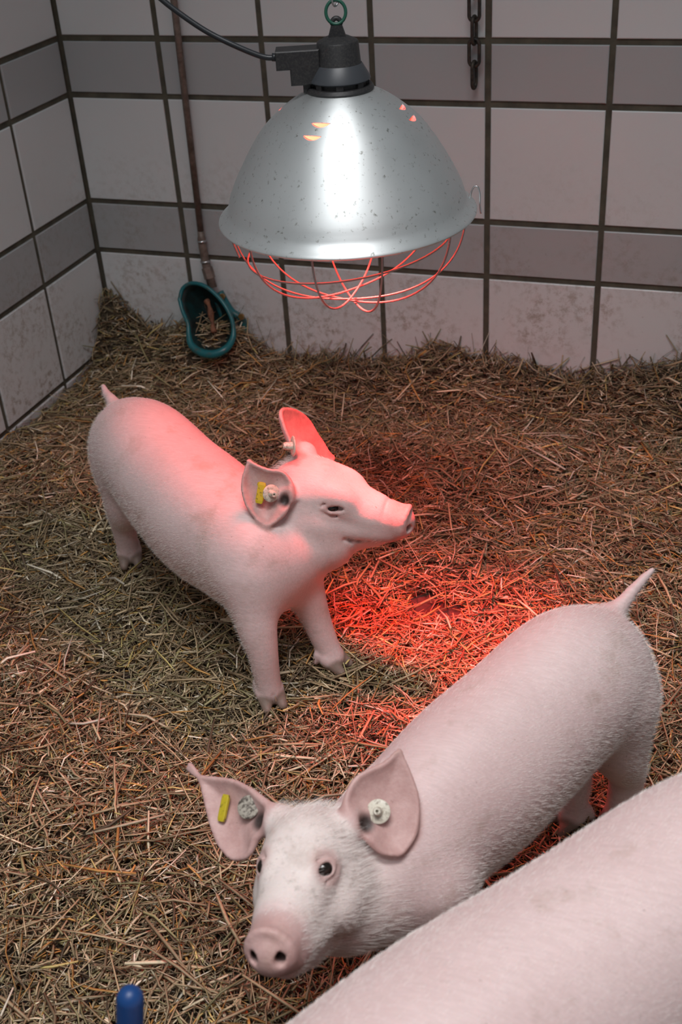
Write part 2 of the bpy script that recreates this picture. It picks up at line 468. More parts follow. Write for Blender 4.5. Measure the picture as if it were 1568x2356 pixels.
# ------------------------------------------------------------------ heat lamp
def heat_lamp():
    LC = Vector((.803, -.730, .585)); rz = math.atan2(.323, .945)      # x axis runs to the right of the photograph
    root = empty('heat_lamp', LC, rz); SC = .970; root.scale = (SC, SC, SC)
    tag(root, 'aluminium heat lamp with red-lit wire guard hanging on a chain', 'lamp')
    prof = [(.1525, -.0015), (.1535, .0005), (.1520, .0030), (.1468, .0070), (.1422, .0125), (.1398, .0195), (.1365, .0300), (.1300, .0440),
            (.1200, .0620), (.1070, .0830), (.0930, .1020), (.0770, .1170), (.0600, .1300), (.0460, .1380), (.0365, .1420)]
    sp_ = spline(prof, 70)
    inner = [(r - .0013, z - .0006) for r, z in sp_][::-1]
    mb = MB(); mb.lathe([tuple(p) for p in sp_] + inner, 128, closed=True)
    sh = mb.build('lamp_shade', M_ALU, root)
    # ventilation slots pressed through the shade
    cut = MB()
    for az0 in (-112, -15, 70, 165):
        for (zv, daz) in ((.1235, 3.0), (.1130, -1.5)):
            rr = float(np.interp(zv, [p[1] for p in sp_], [p[0] for p in sp_]))
            az = R_(az0 + daz); slope = math.atan2(.017, .0155)
            o_ = np.array([math.cos(az), math.sin(az), 0]); tg = np.array([-math.sin(az), math.cos(az), 0])
            nn = np.array([o_[0] * math.sin(.82), o_[1] * math.sin(.82), math.cos(.82)]); dn = np.cross(nn, tg); dn = dn if dn[2] < 0 else -dn
            c = o_ * rr + np.array([0, 0, zv])
            hw, hh = .0115, .0062
            top = [c + tg * hw * (2 * k / 10 - 1) for k in range(11)]
            bot = [c + tg * hw * (2 * k / 10 - 1) + dn * hh * (1 - (2 * k / 10 - 1) ** 2) for k in range(10, -1, -1)][1:-1]
            lens = top + bot; n_ = len(lens)
            v = [p - nn * .006 for p in lens] + [p + nn * .006 for p in lens]
            f = [tuple(range(n_))[::-1], tuple(range(n_, 2 * n_))] + [(k, (k + 1) % n_, n_ + (k + 1) % n_, n_ + k) for k in range(n_)]
            cut.add(v, f)
            tv = []
            for t in np.linspace(0, 1, 6):
                for k in range(11):
                    s_ = 2 * k / 10 - 1
                    tv.append(c + tg * hw * s_ * (1 - .12 * t) + dn * hh * (1 - s_ * s_) * (1 - .62 * t) - nn * (.0005 + .0052 * t * (1 - .75 * s_ * s_)))
            tf = [(r * 11 + k, r * 11 + k + 1, (r + 1) * 11 + k + 1, (r + 1) * 11 + k) for r in range(5) for k in range(10)]
            t_ = MB(); t_.add(tv, tf); t_.build('vent_tab', M_ALU, root)
    cutter = cut.build('cutter', M_ALU, None, False); auto_smooth(cutter, 1)
    cutter.matrix_world = Matrix.Translation(LC) @ Matrix.Rotation(rz, 4, 'Z') @ Matrix.Scale(SC, 4)
    md = sh.modifiers.new('slots', 'BOOLEAN'); md.object = cutter; md.operation = 'DIFFERENCE'; md.solver = 'EXACT'
    bpy.context.view_layer.update()
    ev = sh.evaluated_get(bpy.context.evaluated_depsgraph_get())
    me = bpy.data.meshes.new_from_object(ev); sh.modifiers.clear(); old = sh.data; sh.data = me; bpy.data.meshes.remove(old)
    cm = cutter.data; bpy.data.objects.remove(cutter); bpy.data.meshes.remove(cm)
    auto_smooth(sh, 40)
    # collar, socket housing, bracket
    c = MB(); c.lathe([(.0, .1405), (.0372, .1405), (.0385, .1440), (.0365, .1475), (.0300, .1475), (.0300, .1530), (.0, .1530)], 64)
    for k in range(8):
        th = k * math.pi / 4; c.box((.031 * math.cos(th), .031 * math.sin(th), .1500), (.002 * math.cos(th), .002 * math.sin(th), 0), (-.004 * math.sin(th), .004 * math.cos(th), 0), (0, 0, .004))
    auto_smooth(c.build('vent_collar', M_BLACK, root))
    c = MB(); c.lathe([(.0, .1525), (.0335, .1525), (.0350, .1540), (.0345, .1558), (.0268, .1690), (.0255, .1705)], 64); auto_smooth(c.build('rubber_skirt', M_BLACKSOFT, root), 30)
    c = MB(); c.lathe([(.0255, .1695), (.0248, .1710), (.0232, .1925), (.0224, .1940), (.0130, .1985), (.0, .1992)], 64); auto_smooth(c.build('socket_housing', M_BLACK, root), 30)
    c = MB()
    tv = []
    for (z_, w2) in ((.1965, .0105), (.2045, .0078), (.2105, .0060)):
        tv += [(-w2, -.0045, z_), (w2, -.0045, z_), (w2, .0045, z_), (-w2, .0045, z_)]
    c.add(tv, [(0, 1, 5, 4), (1, 2, 6, 5), (2, 3, 7, 6), (3, 0, 4, 7), (4, 5, 9, 8), (5, 6, 10, 9), (6, 7, 11, 10), (7, 4, 8, 11), (3, 2, 1, 0), (8, 9, 10, 11)])
    c.tube([(.0046 * math.cos(a), 0, .2125 + .0048 * math.sin(a)) for a in np.linspace(-.3, math.pi + .3, 14)], .0026, 10)
    auto_smooth(c.build('hanging_bracket', M_BLACK, root), 40)
    # switch box with a stepped outline
    out = [(-.0205, .1890), (-.0690, .1890), (-.0690, .1690), (-.0540, .1690), (-.0540, .1520), (-.0205, .1520)]
    y0, y1 = -.0150, .0150; e = .0012; n_ = len(out); cen = np.mean(out, 0)
    v = []; f = []
    for (yy, inset) in ((y0, e), (y0 + e, 0), (y1 - e, 0), (y1, e)):
        for (x_, z_) in out: v.append((x_ + math.copysign(inset, cen[0] - x_), yy, z_ + math.copysign(inset, cen[1] - z_)))
    for r in range(3):
        for k in range(n_): f.append((r * n_ + k, r * n_ + (k + 1) % n_, (r + 1) * n_ + (k + 1) % n_, (r + 1) * n_ + k))
    f.append(tuple(range(n_))[::-1]); f.append(tuple(3 * n_ + k for k in range(n_)))
    c = MB(); c.add(v, f); c.box((-.0370, -.001, .1480), (.004, 0, 0), (0, .008, 0), (0, 0, .0055))
    auto_smooth(c.build('switch_box', M_BLACK, root, False), 20)
    # cord rising to the upper left
    c = MB(); c.tube(spline([(-.0670, 0, .1805), (-.083, .0, .1820), (-.110, .0, .1940), (-.142, .003, .2110), (-.170, .006, .2310), (-.190, .008, .2480), (-.218, .012, .2760), (-.26, .02, .340), (-.30, .03, .46), (-.32, .05, .70), (-.33, .06, 1.05)], 60), .0031, 12)
    c.tube([(-.0685, 0, .1806), (-.0735, 0, .1811)], .0043, 12)
    c.build('power_cord', M_CORD, root)
    # wire guard: five bows crossing under the bulb and one hoop
    gr = MB(); gr.tube([(.1400 * math.cos(a), .1400 * math.sin(a), .0035) for a in np.linspace(0, 2 * math.pi, 72, endpoint=False)], .0013, 8, closed=True)
    guard = gr.build('wire_guard', M_WIRE, root)
    g2 = np.random.default_rng(4)
    for k in range(5):
        az = R_(-72 + 36 * k + g2.normal(0, 4)); ca, sa = math.cos(az), math.sin(az); pts = []
        sk = g2.normal(0, .007, 2); dz_ = -.004 * k + .006
        for t in np.linspace(0, math.pi, 44):
            cx = math.cos(t); cx = math.copysign(abs(cx) ** .86, cx); rr = .1405 * cx
            zz_ = .004 - (.111 + dz_) * abs(math.sin(t)) ** .80
            pts.append((rr * ca + sk[0] * math.sin(t), rr * sa + sk[1] * math.sin(t), zz_))
        w_ = MB(); w_.tube(pts, .00125, 8); w_.build('guard_wire', M_WIRE, guard)
    w_ = MB(); w_.tube([(.124 * math.cos(a), .124 * math.sin(a), -.036 + .013 * math.cos(a)) for a in np.linspace(0, 2 * math.pi, 72, endpoint=False)], .00125, 8, closed=True)
    w_.build('guard_hoop', M_WIRE, guard)
    w_ = MB(); w_.tube(spline([(-.1455, -.03, .001), (-.138, -.035, -.010), (-.134, -.037, -.022), (-.130, -.038, -.034)], 14), .0014, 8); w_.build('guard_wire', M_WIRE, guard)
    c = MB(); c.tube(spline([(.146, .005, .006), (.148, .004, .016), (.1515, .003, .0215), (.1555, .002, .0205), (.1575, .001, .012), (.1575, 0, .0), (.1585, -.001, -.010)], 30), .00095, 8)
    c.build('spring_clip', M_STEEL, root)
    # bulb
    c = MB(); c.lathe([(0, .058), (.030, .060), (.050, .066), (.060, .076), (.058, .088), (.044, .104), (.026, .122), (.018, .136), (.016, .150)], 48); c.build('bulb', M_BULB, root)
    W_ = Matrix.Translation(LC) @ Matrix.Rotation(rz, 4, 'Z') @ Matrix.Scale(SC, 4)
    for (nm, cone, blend, pw, rad, z) in (('bulb_beam', 43, 1.0, 112, .055, .045), ('bulb_glow', 122, .5, 8.2, .08, .046)):
        l = bpy.data.lights.new(nm, 'SPOT'); l.energy = pw; l.color = (1, .034, .030); l.spot_size = R_(cone); l.spot_blend = blend; l.shadow_soft_size = rad
        lo = bpy.data.objects.new(nm, l); col.objects.link(lo); lo.parent = root; lo.location = (0, 0, z)
        if nm == 'bulb_beam':
            aim = Vector((.940, -.795, 0)) - (W_ @ Vector((0, 0, z)))
            lo.rotation_euler = (Matrix.Rotation(-rz, 3, 'Z') @ aim).to_track_quat('-Z', 'Y').to_euler()
    # green ring and thin chain above
    wp = lambda x, y, z: tuple(W_ @ Vector((x, y, z)))
    r_ = MB(); r_.tube([wp(.0108 * math.cos(a), .0022 * math.sin(a) , .2235 + .0118 * math.sin(a)) for a in np.linspace(0, 2 * math.pi, 40, endpoint=False)], .0018, 10, closed=True)
    tag(r_.build('hanging_ring', M_GREEN), 'small green metal ring between the heat lamp and its chain', 'ring')
    ch = empty('steel_chain', wp(0, 0, .2325)); ch.rotation_euler = (0, 0, rz)
    tag(ch, 'thin bright steel chain at the top edge holding the heat lamp', 'chain')
    for k in range(26):
        q = MB(); z0 = .0085 + k * .0185; ang = .75 + (k % 2) * 1.57
        pts = []
        for a in np.linspace(0, 2 * math.pi, 24, endpoint=False):
            lx, lz = .0042 * math.cos(a), .0068 * math.sin(a) + math.copysign(.0045, math.sin(a))
            pts.append((lx * math.cos(ang), lx * math.sin(ang), z0 + lz))
        q.tube(pts, .0011, 8, closed=True); q.build('link', M_STEEL, ch)


heat_lamp()


# ------------------------------------------------------------------ things on the back wall
def iron_chain():
    p0 = on_plane(1090, 200, (0, -.022, 0), (0, 1, 0))
    root = empty('iron_chain', p0); tag(root, 'dark iron chain hanging in front of the back wall tiles', 'chain')
    for k in range(14):
        q = MB(); z0 = .019 + k * .0345; pts = []; hor = k % 2
        for a in np.linspace(0, 2 * math.pi, 32, endpoint=False):
            lx, lz = .0085 * math.cos(a), .0095 * math.sin(a) + math.copysign(.0115, math.sin(a))
            pts.append((lx, .0, z0 + lz) if hor else (lx * .15, lx * .98, z0 + lz))
        q.tube(pts, .0030, 10, closed=True); q.build('link', M_IRON, root)


iron_chain()


def drinker():
    root = empty('drinking_bowl', (.27, -.002, .09)); tag(root, 'teal enamel drinking bowl half buried in straw on the back wall', 'drinker')
    inv = Vector(root.location)
    def P(x, y, Y): return Vector(on_plane(x, y, (0, Y, 0), (0, 1, 0))) - inv
    rim_px = [(413, 690, -.062), (420, 664, -.050), (440, 652, -.045), (466, 656, -.048), (492, 674, -.052), (516, 701, -.060), (533, 735, -.070), (537, 768, -.082),
              (530, 790, -.096), (515, 806, -.112), (490, 815, -.120), (462, 811, -.119), (440, 794, -.112), (434, 770, -.100), (432, 745, -.088), (420, 716, -.074)]
    rim = [P(*q) for q in rim_px]; n = len(rim)
    fine = spline(rim + rim[:1], 65)[:-1]; fine = [np.array(p) for p in fine]; n = len(fine)
    cen = np.array(P(486, 742, -.018)); low = np.array(P(483, 806, -.040))
    v = []; f = []; K = 8
    for r in range(K + 1):
        t = r / K
        for p in fine:
            lowk = np.clip((fine[0][2] * 0 + .045 - (p[2])) / .09, 0, 1)
            c = cen * (1 - lowk) + low * lowk
            s_ = 1 - t
            q = c + (p - c) * s_
            q = q + np.array([0, .020, 0]) * math.sin(t * math.pi) * .9
            v.append(q)
    for r in range(K):
        for k in range(n): f.append((r * n + k, r * n + (k + 1) % n, (r + 1) * n + (k + 1) % n, (r + 1) * n + k))
    f.append(tuple(K * n + k for k in range(n)))
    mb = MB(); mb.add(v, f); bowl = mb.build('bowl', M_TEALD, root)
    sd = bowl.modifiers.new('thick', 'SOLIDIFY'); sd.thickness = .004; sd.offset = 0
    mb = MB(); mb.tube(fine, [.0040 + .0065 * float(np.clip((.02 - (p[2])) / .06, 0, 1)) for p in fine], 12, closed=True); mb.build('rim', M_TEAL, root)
    # lever
    mb = MB(); mb.tube(spline([P(474, 690, -.050), P(481, 705, -.056), P(487, 735, -.066), P(492, 765, -.078)], 16), [.005 + .0015 * math.sin(i) for i in range(16)], 10); mb.build('lever', M_RUST, root)
    # bracket with bolts
    mb = MB(); mb.tube(spline([P(505, 672, -.016), P(530, 715, -.016), P(556, 735, -.014), P(562, 770, -.012), P(545, 790, -.014)], 20), .008, 10)
    mb.tube([P(505, 690, -.012), P(535, 775, -.012)], .012, 10); mb.build('mounting_bracket', M_TEAL, root)
    for q in ((556, 727), (512, 681)):
        mb = MB(); c = P(*q, -.024); mb.lathe([(0, 0), (.0055, 0), (.0062, .002), (.0062, .006), (0, .006)], 6, c + Vector((0, .001, 0)), (1, 0, 0), (0, 0, 1), (0, -1, 0)); auto_smooth(mb.build('bolt', M_BRASS, root))
    # pipe and fittings
    pr = empty('water_pipe', P(484, 660, -.030) + inv); tag(pr, 'thin brown water pipe running down the tiles into the teal bowl', 'pipe'); iv2 = Vector(pr.location)
    Q = lambda x, y, Y: Vector(on_plane(x, y, (0, Y, 0), (0, 1, 0))) - iv2
    mb = MB(); top = Q(397, -20, -.018); a = Q(463, 545, -.018); d_ = (top - a).normalized()
    mb.tube([a, top, top + d_ * .9], .0062, 14); mb.build('pipe', M_PIPE, pr)
    mb = MB(); b_ = Q(474, 610, -.020); e_ = Q(489, 662, -.030)
    mb.tube([a + d_ * .012, a, a - d_ * .001, Q(466, 568, -.018), b_, e_], [.0062, .0072, .0080, .0078, .0085, .0088], 14); mb.build('pipe_reducer', M_PIPE, pr)
    for c0_, c1_, t_, r_ in ((a, Q(466, 568, -.018), .4, .0092), (Q(466, 568, -.018), b_, .8, .0098)):
        mb = MB(); c = np.array(c0_) * (1 - t_) + np.array(c1_) * t_; dd_ = np.array(c0_ - c1_); dd_ /= np.linalg.norm(dd_); q = (0, 0, r_); mb.tube([c - dd_ * .002, c + dd_ * .002], q[2], 14); mb.build('ring_fitting', M_STEEL, pr)
    mb = MB(); c = np.array(b_) * .72 + np.array(e_) * .28; dd_ = np.array(b_ - e_); dd_ /= np.linalg.norm(dd_); mb.tube([c - dd_ * .014, c + dd_ * .008], .0108, 6); auto_smooth(mb.build('hex_nut', M_PIPE, pr))


drinker()


# ------------------------------------------------------------------ piglets: one continuous skin each, from a blended distance field
class Field:
    def __init__(s, lo, hi, h):
        s.h = h; s.lo = np.array(lo, np.float32); s.n = np.ceil((np.array(hi) - lo) / h).astype(int) + 1
        s.d = np.full(s.n, .5, np.float32); s.ax = [s.lo[i] + h * np.arange(s.n[i], dtype=np.float32) for i in range(3)]
    def block(s, lo, hi):
        a = np.clip(np.floor((np.asarray(lo) - s.lo) / s.h).astype(int), 0, s.n - 1); b = np.clip(np.ceil((np.asarray(hi) - s.lo) / s.h).astype(int) + 1, 1, s.n)
        if np.any(b <= a): return None, None
        sl = tuple(slice(a[i], b[i]) for i in range(3))
        G_ = np.stack(np.meshgrid(*[s.ax[i][sl[i]] for i in range(3)], indexing='ij'), -1)
        return sl, G_
    def blend(s, sl, dn, k, sub=False):
        a = s.d[sl]
        if sub:
            b = -dn; h = np.maximum(k - np.abs(a - b), 0) / k; s.d[sl] = np.maximum(a, b) + h * h * k * .25
        else:
            h = np.maximum(k - np.abs(a - dn), 0) / k; s.d[sl] = np.minimum(a, dn) - h * h * k * .25
    def ell(s, c, rad, Mx, k=.02, sub=False):
        c = np.asarray(c, float); rad = np.asarray(rad, float); m = rad.max() + k + 3 * s.h
        sl, G_ = s.block(c - m, c + m)
        if sl is None: return
        q = (G_ - c.astype(np.float32)) @ Mx.astype(np.float32)
        k0 = np.sqrt(((q / rad) ** 2).sum(-1)); k1 = np.sqrt(((q / rad ** 2) ** 2).sum(-1)) + 1e-6
        s.blend(sl, (k0 * (k0 - 1) / k1).astype(np.float32), k, sub)
    def trunk(s, rows):                     # dense row of ellipsoids merged into one smooth barrel
        rows = np.array(rows); full = np.full(s.n, .5, np.float32)
        for r in rows:
            a, p = R_(r[6]), R_(r[7]); Mx = frame((math.cos(a) * math.cos(p), math.sin(a) * math.cos(p), math.sin(p)))
            sl, G_ = s.block(r[:3] - r[3:6].max() - .02, r[:3] + r[3:6].max() + .02)
            q = (G_ - r[:3].astype(np.float32)) @ Mx.astype(np.float32); rad = r[3:6].astype(np.float32)
            k0 = np.sqrt(((q / rad) ** 2).sum(-1)); k1 = np.sqrt(((q / rad ** 2) ** 2).sum(-1)) + 1e-6; d_ = (k0 * (k0 - 1) / k1).astype(np.float32)
            full[sl] = np.minimum(full[sl], d_)
        s.blend((slice(None),) * 3, full, .010)
    def cone(s, a, b, ra, rb, k=.02, sub=False):
        a, b = np.asarray(a, np.float32), np.asarray(b, np.float32); m = max(ra, rb) + k + 3 * s.h
        sl, G_ = s.block(np.minimum(a, b) - m, np.maximum(a, b) + m)
        if sl is None: return
        ab = b - a; t = np.clip(((G_ - a) @ ab) / (ab @ ab + 1e-12), 0, 1)
        d_ = np.sqrt(((G_ - a - t[..., None] * ab) ** 2).sum(-1)) - (ra + (rb - ra) * t)
        s.blend(sl, d_.astype(np.float32), k, sub)
    def chain(s, pts, rs, k=.015, sub=False):
        P_ = np.array(pts, np.float32); m = float(max(rs)) + k + 3 * s.h
        sl, G_ = s.block(P_.min(0) - m, P_.max(0) + m)
        if sl is None: return
        best = None
        for i in range(len(P_) - 1):
            ab = P_[i + 1] - P_[i]; t = np.clip(((G_ - P_[i]) @ ab) / (ab @ ab + 1e-12), 0, 1)
            d_ = (np.sqrt(((G_ - P_[i] - t[..., None] * ab) ** 2).sum(-1)) - (rs[i] + (rs[i + 1] - rs[i]) * t)).astype(np.float32)
            if best is None: best = d_
            else:
                kk = .0012; h = np.maximum(kk - np.abs(best - d_), 0) / kk; best = np.minimum(best, d_) - h * h * kk * .25
        s.blend(sl, best, k, sub)
    def cloud(s, pts, r, k):
        pts = pts.astype(np.float32); m = float(np.max(r)) + k + 3 * s.h; B = .016
        key = np.floor(pts / B).astype(int); lo = key.min(0)
        sl, G_ = s.block(pts.min(0) - m, pts.max(0) + m); sh = G_.shape[:3]; q = G_.reshape(-1, 3); out = np.full(len(q), .5, np.float32)
        for cell in np.unique(key, axis=0):
            c0 = (cell + .5) * B; near = np.abs(q - c0).max(1) < B / 2 + m; idx = np.nonzero(near)[0]
            pp = np.all(key == cell, 1); P_ = pts[pp]; rr = r[pp].astype(np.float32)
            d2 = ((q[idx, None, :] - P_[None]) ** 2).sum(-1); out[idx] = np.minimum(out[idx], (np.sqrt(d2) - rr).min(1))
        s.blend(sl, out.reshape(sh), k)
    def mesh(s):
        d = s.d; ins = d < 0; n = s.n - 1
        cnt = np.zeros(n, np.int8)
        for i in (0, 1):
            for j in (0, 1):
                for l in (0, 1): cnt += ins[i:n[0] + i, j:n[1] + j, l:n[2] + l]
        act = np.argwhere((cnt > 0) & (cnt < 8)); imap = np.full(n, -1, np.int32); imap[tuple(act.T)] = np.arange(len(act))
        cs = [(i, j, l) for i in (0, 1) for j in (0, 1) for l in (0, 1)]
        val = {c: d[tuple((act + c).T)] for c in cs}; acc = np.zeros((len(act), 3)); nn = np.zeros(len(act))
        for c in cs:
            for ax in range(3):
                if c[ax]: continue
                e = list(c); e[ax] = 1; e = tuple(e); a, b = val[c], val[e]; x = (a < 0) != (b < 0)
                t = np.where(x, a / np.where(x, a - b, 1), 0); p = np.tile(np.array(c, float), (len(act), 1)); p[:, ax] += t
                acc[x] += p[x]; nn[x] += 1
        V = s.lo + (act + acc / nn[:, None]) * s.h; F = []
        for ax in range(3):
            o1, o2 = (ax + 1) % 3, (ax + 2) % 3
            A = [slice(None)] * 3; Bq = [slice(None)] * 3; A[ax] = slice(0, -1); Bq[ax] = slice(1, None)
            ch = np.argwhere(ins[tuple(A)] != ins[tuple(Bq)]); ch = ch[np.all(ch[:, [o1, o2]] > 0, 1) & (ch[:, o1] < n[o1]) & (ch[:, o2] < n[o2])]
            e1 = np.zeros(3, int); e1[o1] = 1; e2 = np.zeros(3, int); e2[o2] = 1
            q = np.stack([imap[tuple((ch - a).T)] for a in (e1 + e2, e2, 0 * e1, e1)], 1)
            fl_ = ~ins[tuple(ch.T)]; q[fl_] = q[fl_][:, ::-1]; F.append(q)
        F = np.concatenate(F); F = F[np.all(F >= 0, 1)]
        return V, F


def ear_cloud(outline, p0, n, cup, root_px, vis_face=1):
    """an ear: its outline drawn in the ear's own plane through p0, dished towards n; returns points and radii"""
    p0 = np.asarray(p0, float); n = np.asarray(n, float); n /= np.linalg.norm(n)
    O = np.array([on_plane(x, y, p0, n) for x, y in outline])
    e1 = np.cross(n, [0, 0, 1.]); e1 /= np.linalg.norm(e1); e2 = np.cross(n, e1)
    o2 = np.stack([(O - p0) @ e1, (O - p0) @ e2], 1)
    o2 = np.array([p for p in spline(np.concatenate([o2, o2[:1]]), 140)]); o2[-1] = o2[0]
    st = .0016; xs = np.arange(o2[:, 0].min() + st * .37, o2[:, 0].max(), st); ys = np.arange(o2[:, 1].min() + st * .37, o2[:, 1].max(), st)
    gx, gy = np.meshgrid(xs, ys); q = np.stack([gx.ravel(), gy.ravel()], 1)
    ins = np.zeros(len(q), bool)
    for i in range(len(o2) - 1):
        a, b = o2[i], o2[i + 1]
        if a[1] == b[1]: continue
        c = (a[1] > q[:, 1]) != (b[1] > q[:, 1]); x = a[0] + (q[:, 1] - a[1]) / (b[1] - a[1]) * (b[0] - a[0]); ins ^= c & (q[:, 0] < x)
    q = q[ins]; ed = np.full(len(q), 9.)
    for i in range(len(o2) - 1):
        a, b = o2[i], o2[i + 1]; ab = b - a; t = np.clip(((q - a) @ ab) / (ab @ ab + 1e-12), 0, 1)
        ed = np.minimum(ed, np.linalg.norm(q - a - t[:, None] * ab, axis=1))
    keep = ed > .0024; q, ed = q[keep], ed[keep]
    L_ = np.concatenate([[0], np.cumsum(np.linalg.norm(np.diff(o2, axis=0), axis=1))]); tt = np.arange(0, L_[-1], .0009)
    bx = np.stack([np.interp(tt, L_, o2[:, 0]), np.interp(tt, L_, o2[:, 1])], 1); tg_ = np.roll(bx, -2, 0) - np.roll(bx, 2, 0); tg_ /= np.linalg.norm(tg_, axis=1)[:, None] + 1e-9
    ar = np.sum(o2[:-1, 0] * o2[1:, 1] - o2[1:, 0] * o2[:-1, 1]); nr_ = np.stack([-tg_[:, 1], tg_[:, 0]], 1) * (1 if ar > 0 else -1)
    q = np.concatenate([q, bx + nr_ * .0021]); ed = np.concatenate([ed, np.full(len(bx), .0021)])
    root = np.array([on_plane(x, y, p0, n) for x, y in root_px]).mean(0); r2 = np.array([(root - p0) @ e1, (root - p0) @ e2])
    dr = np.linalg.norm(q - r2, axis=1)
    disp = cup * np.exp(-(ed / .011)) - cup * .55
    P_ = p0 + q[:, :1] * e1 + q[:, 1:] * e2 + n * disp[:, None]
    rad = .0023 + .0008 * np.clip(ed / .01, 0, 1) + .003 * np.exp(-(dr / .020) ** 2)
    return P_, rad, n, root


def frame(X, up=(0, 0, 1)):
    X = np.array(X, float); X /= np.linalg.norm(X); Y = np.cross(up, X); Y /= np.linalg.norm(Y); return np.stack([X, Y, np.cross(X, Y)], 1)


def ear_tag(parent, c, n, r, mat, pin_dir=None, name='ear_tag', pin=.009):
    Mf = frame(n, (0, 0, 1) if abs(n[2]) < .9 else (1, 0, 0)); X, Y, Z = Mf[:, 0], Mf[:, 1], Mf[:, 2]
    mb = MB(); mb.lathe([(0, -.001), (r * .94, -.001), (r, -.0003), (r, .0005), (r * .92, .0011), (r * .55, .0013), (0, .0013)], 32, c, Y, Z, X)
    o = auto_smooth(mb.build(name, mat, parent), 50)
    if pin > 0:
        mb = MB(); p = r * .40
        mb.lathe([(p * 1.1, .0), (p, .0015), (p * .92, pin * .8), (p * .7, pin), (p * .32, pin), (p * .28, pin * .6), (0, pin * .6)], 20, c, Y, Z, X); auto_smooth(mb.build('tag_pin', mat, o), 40)
    return o


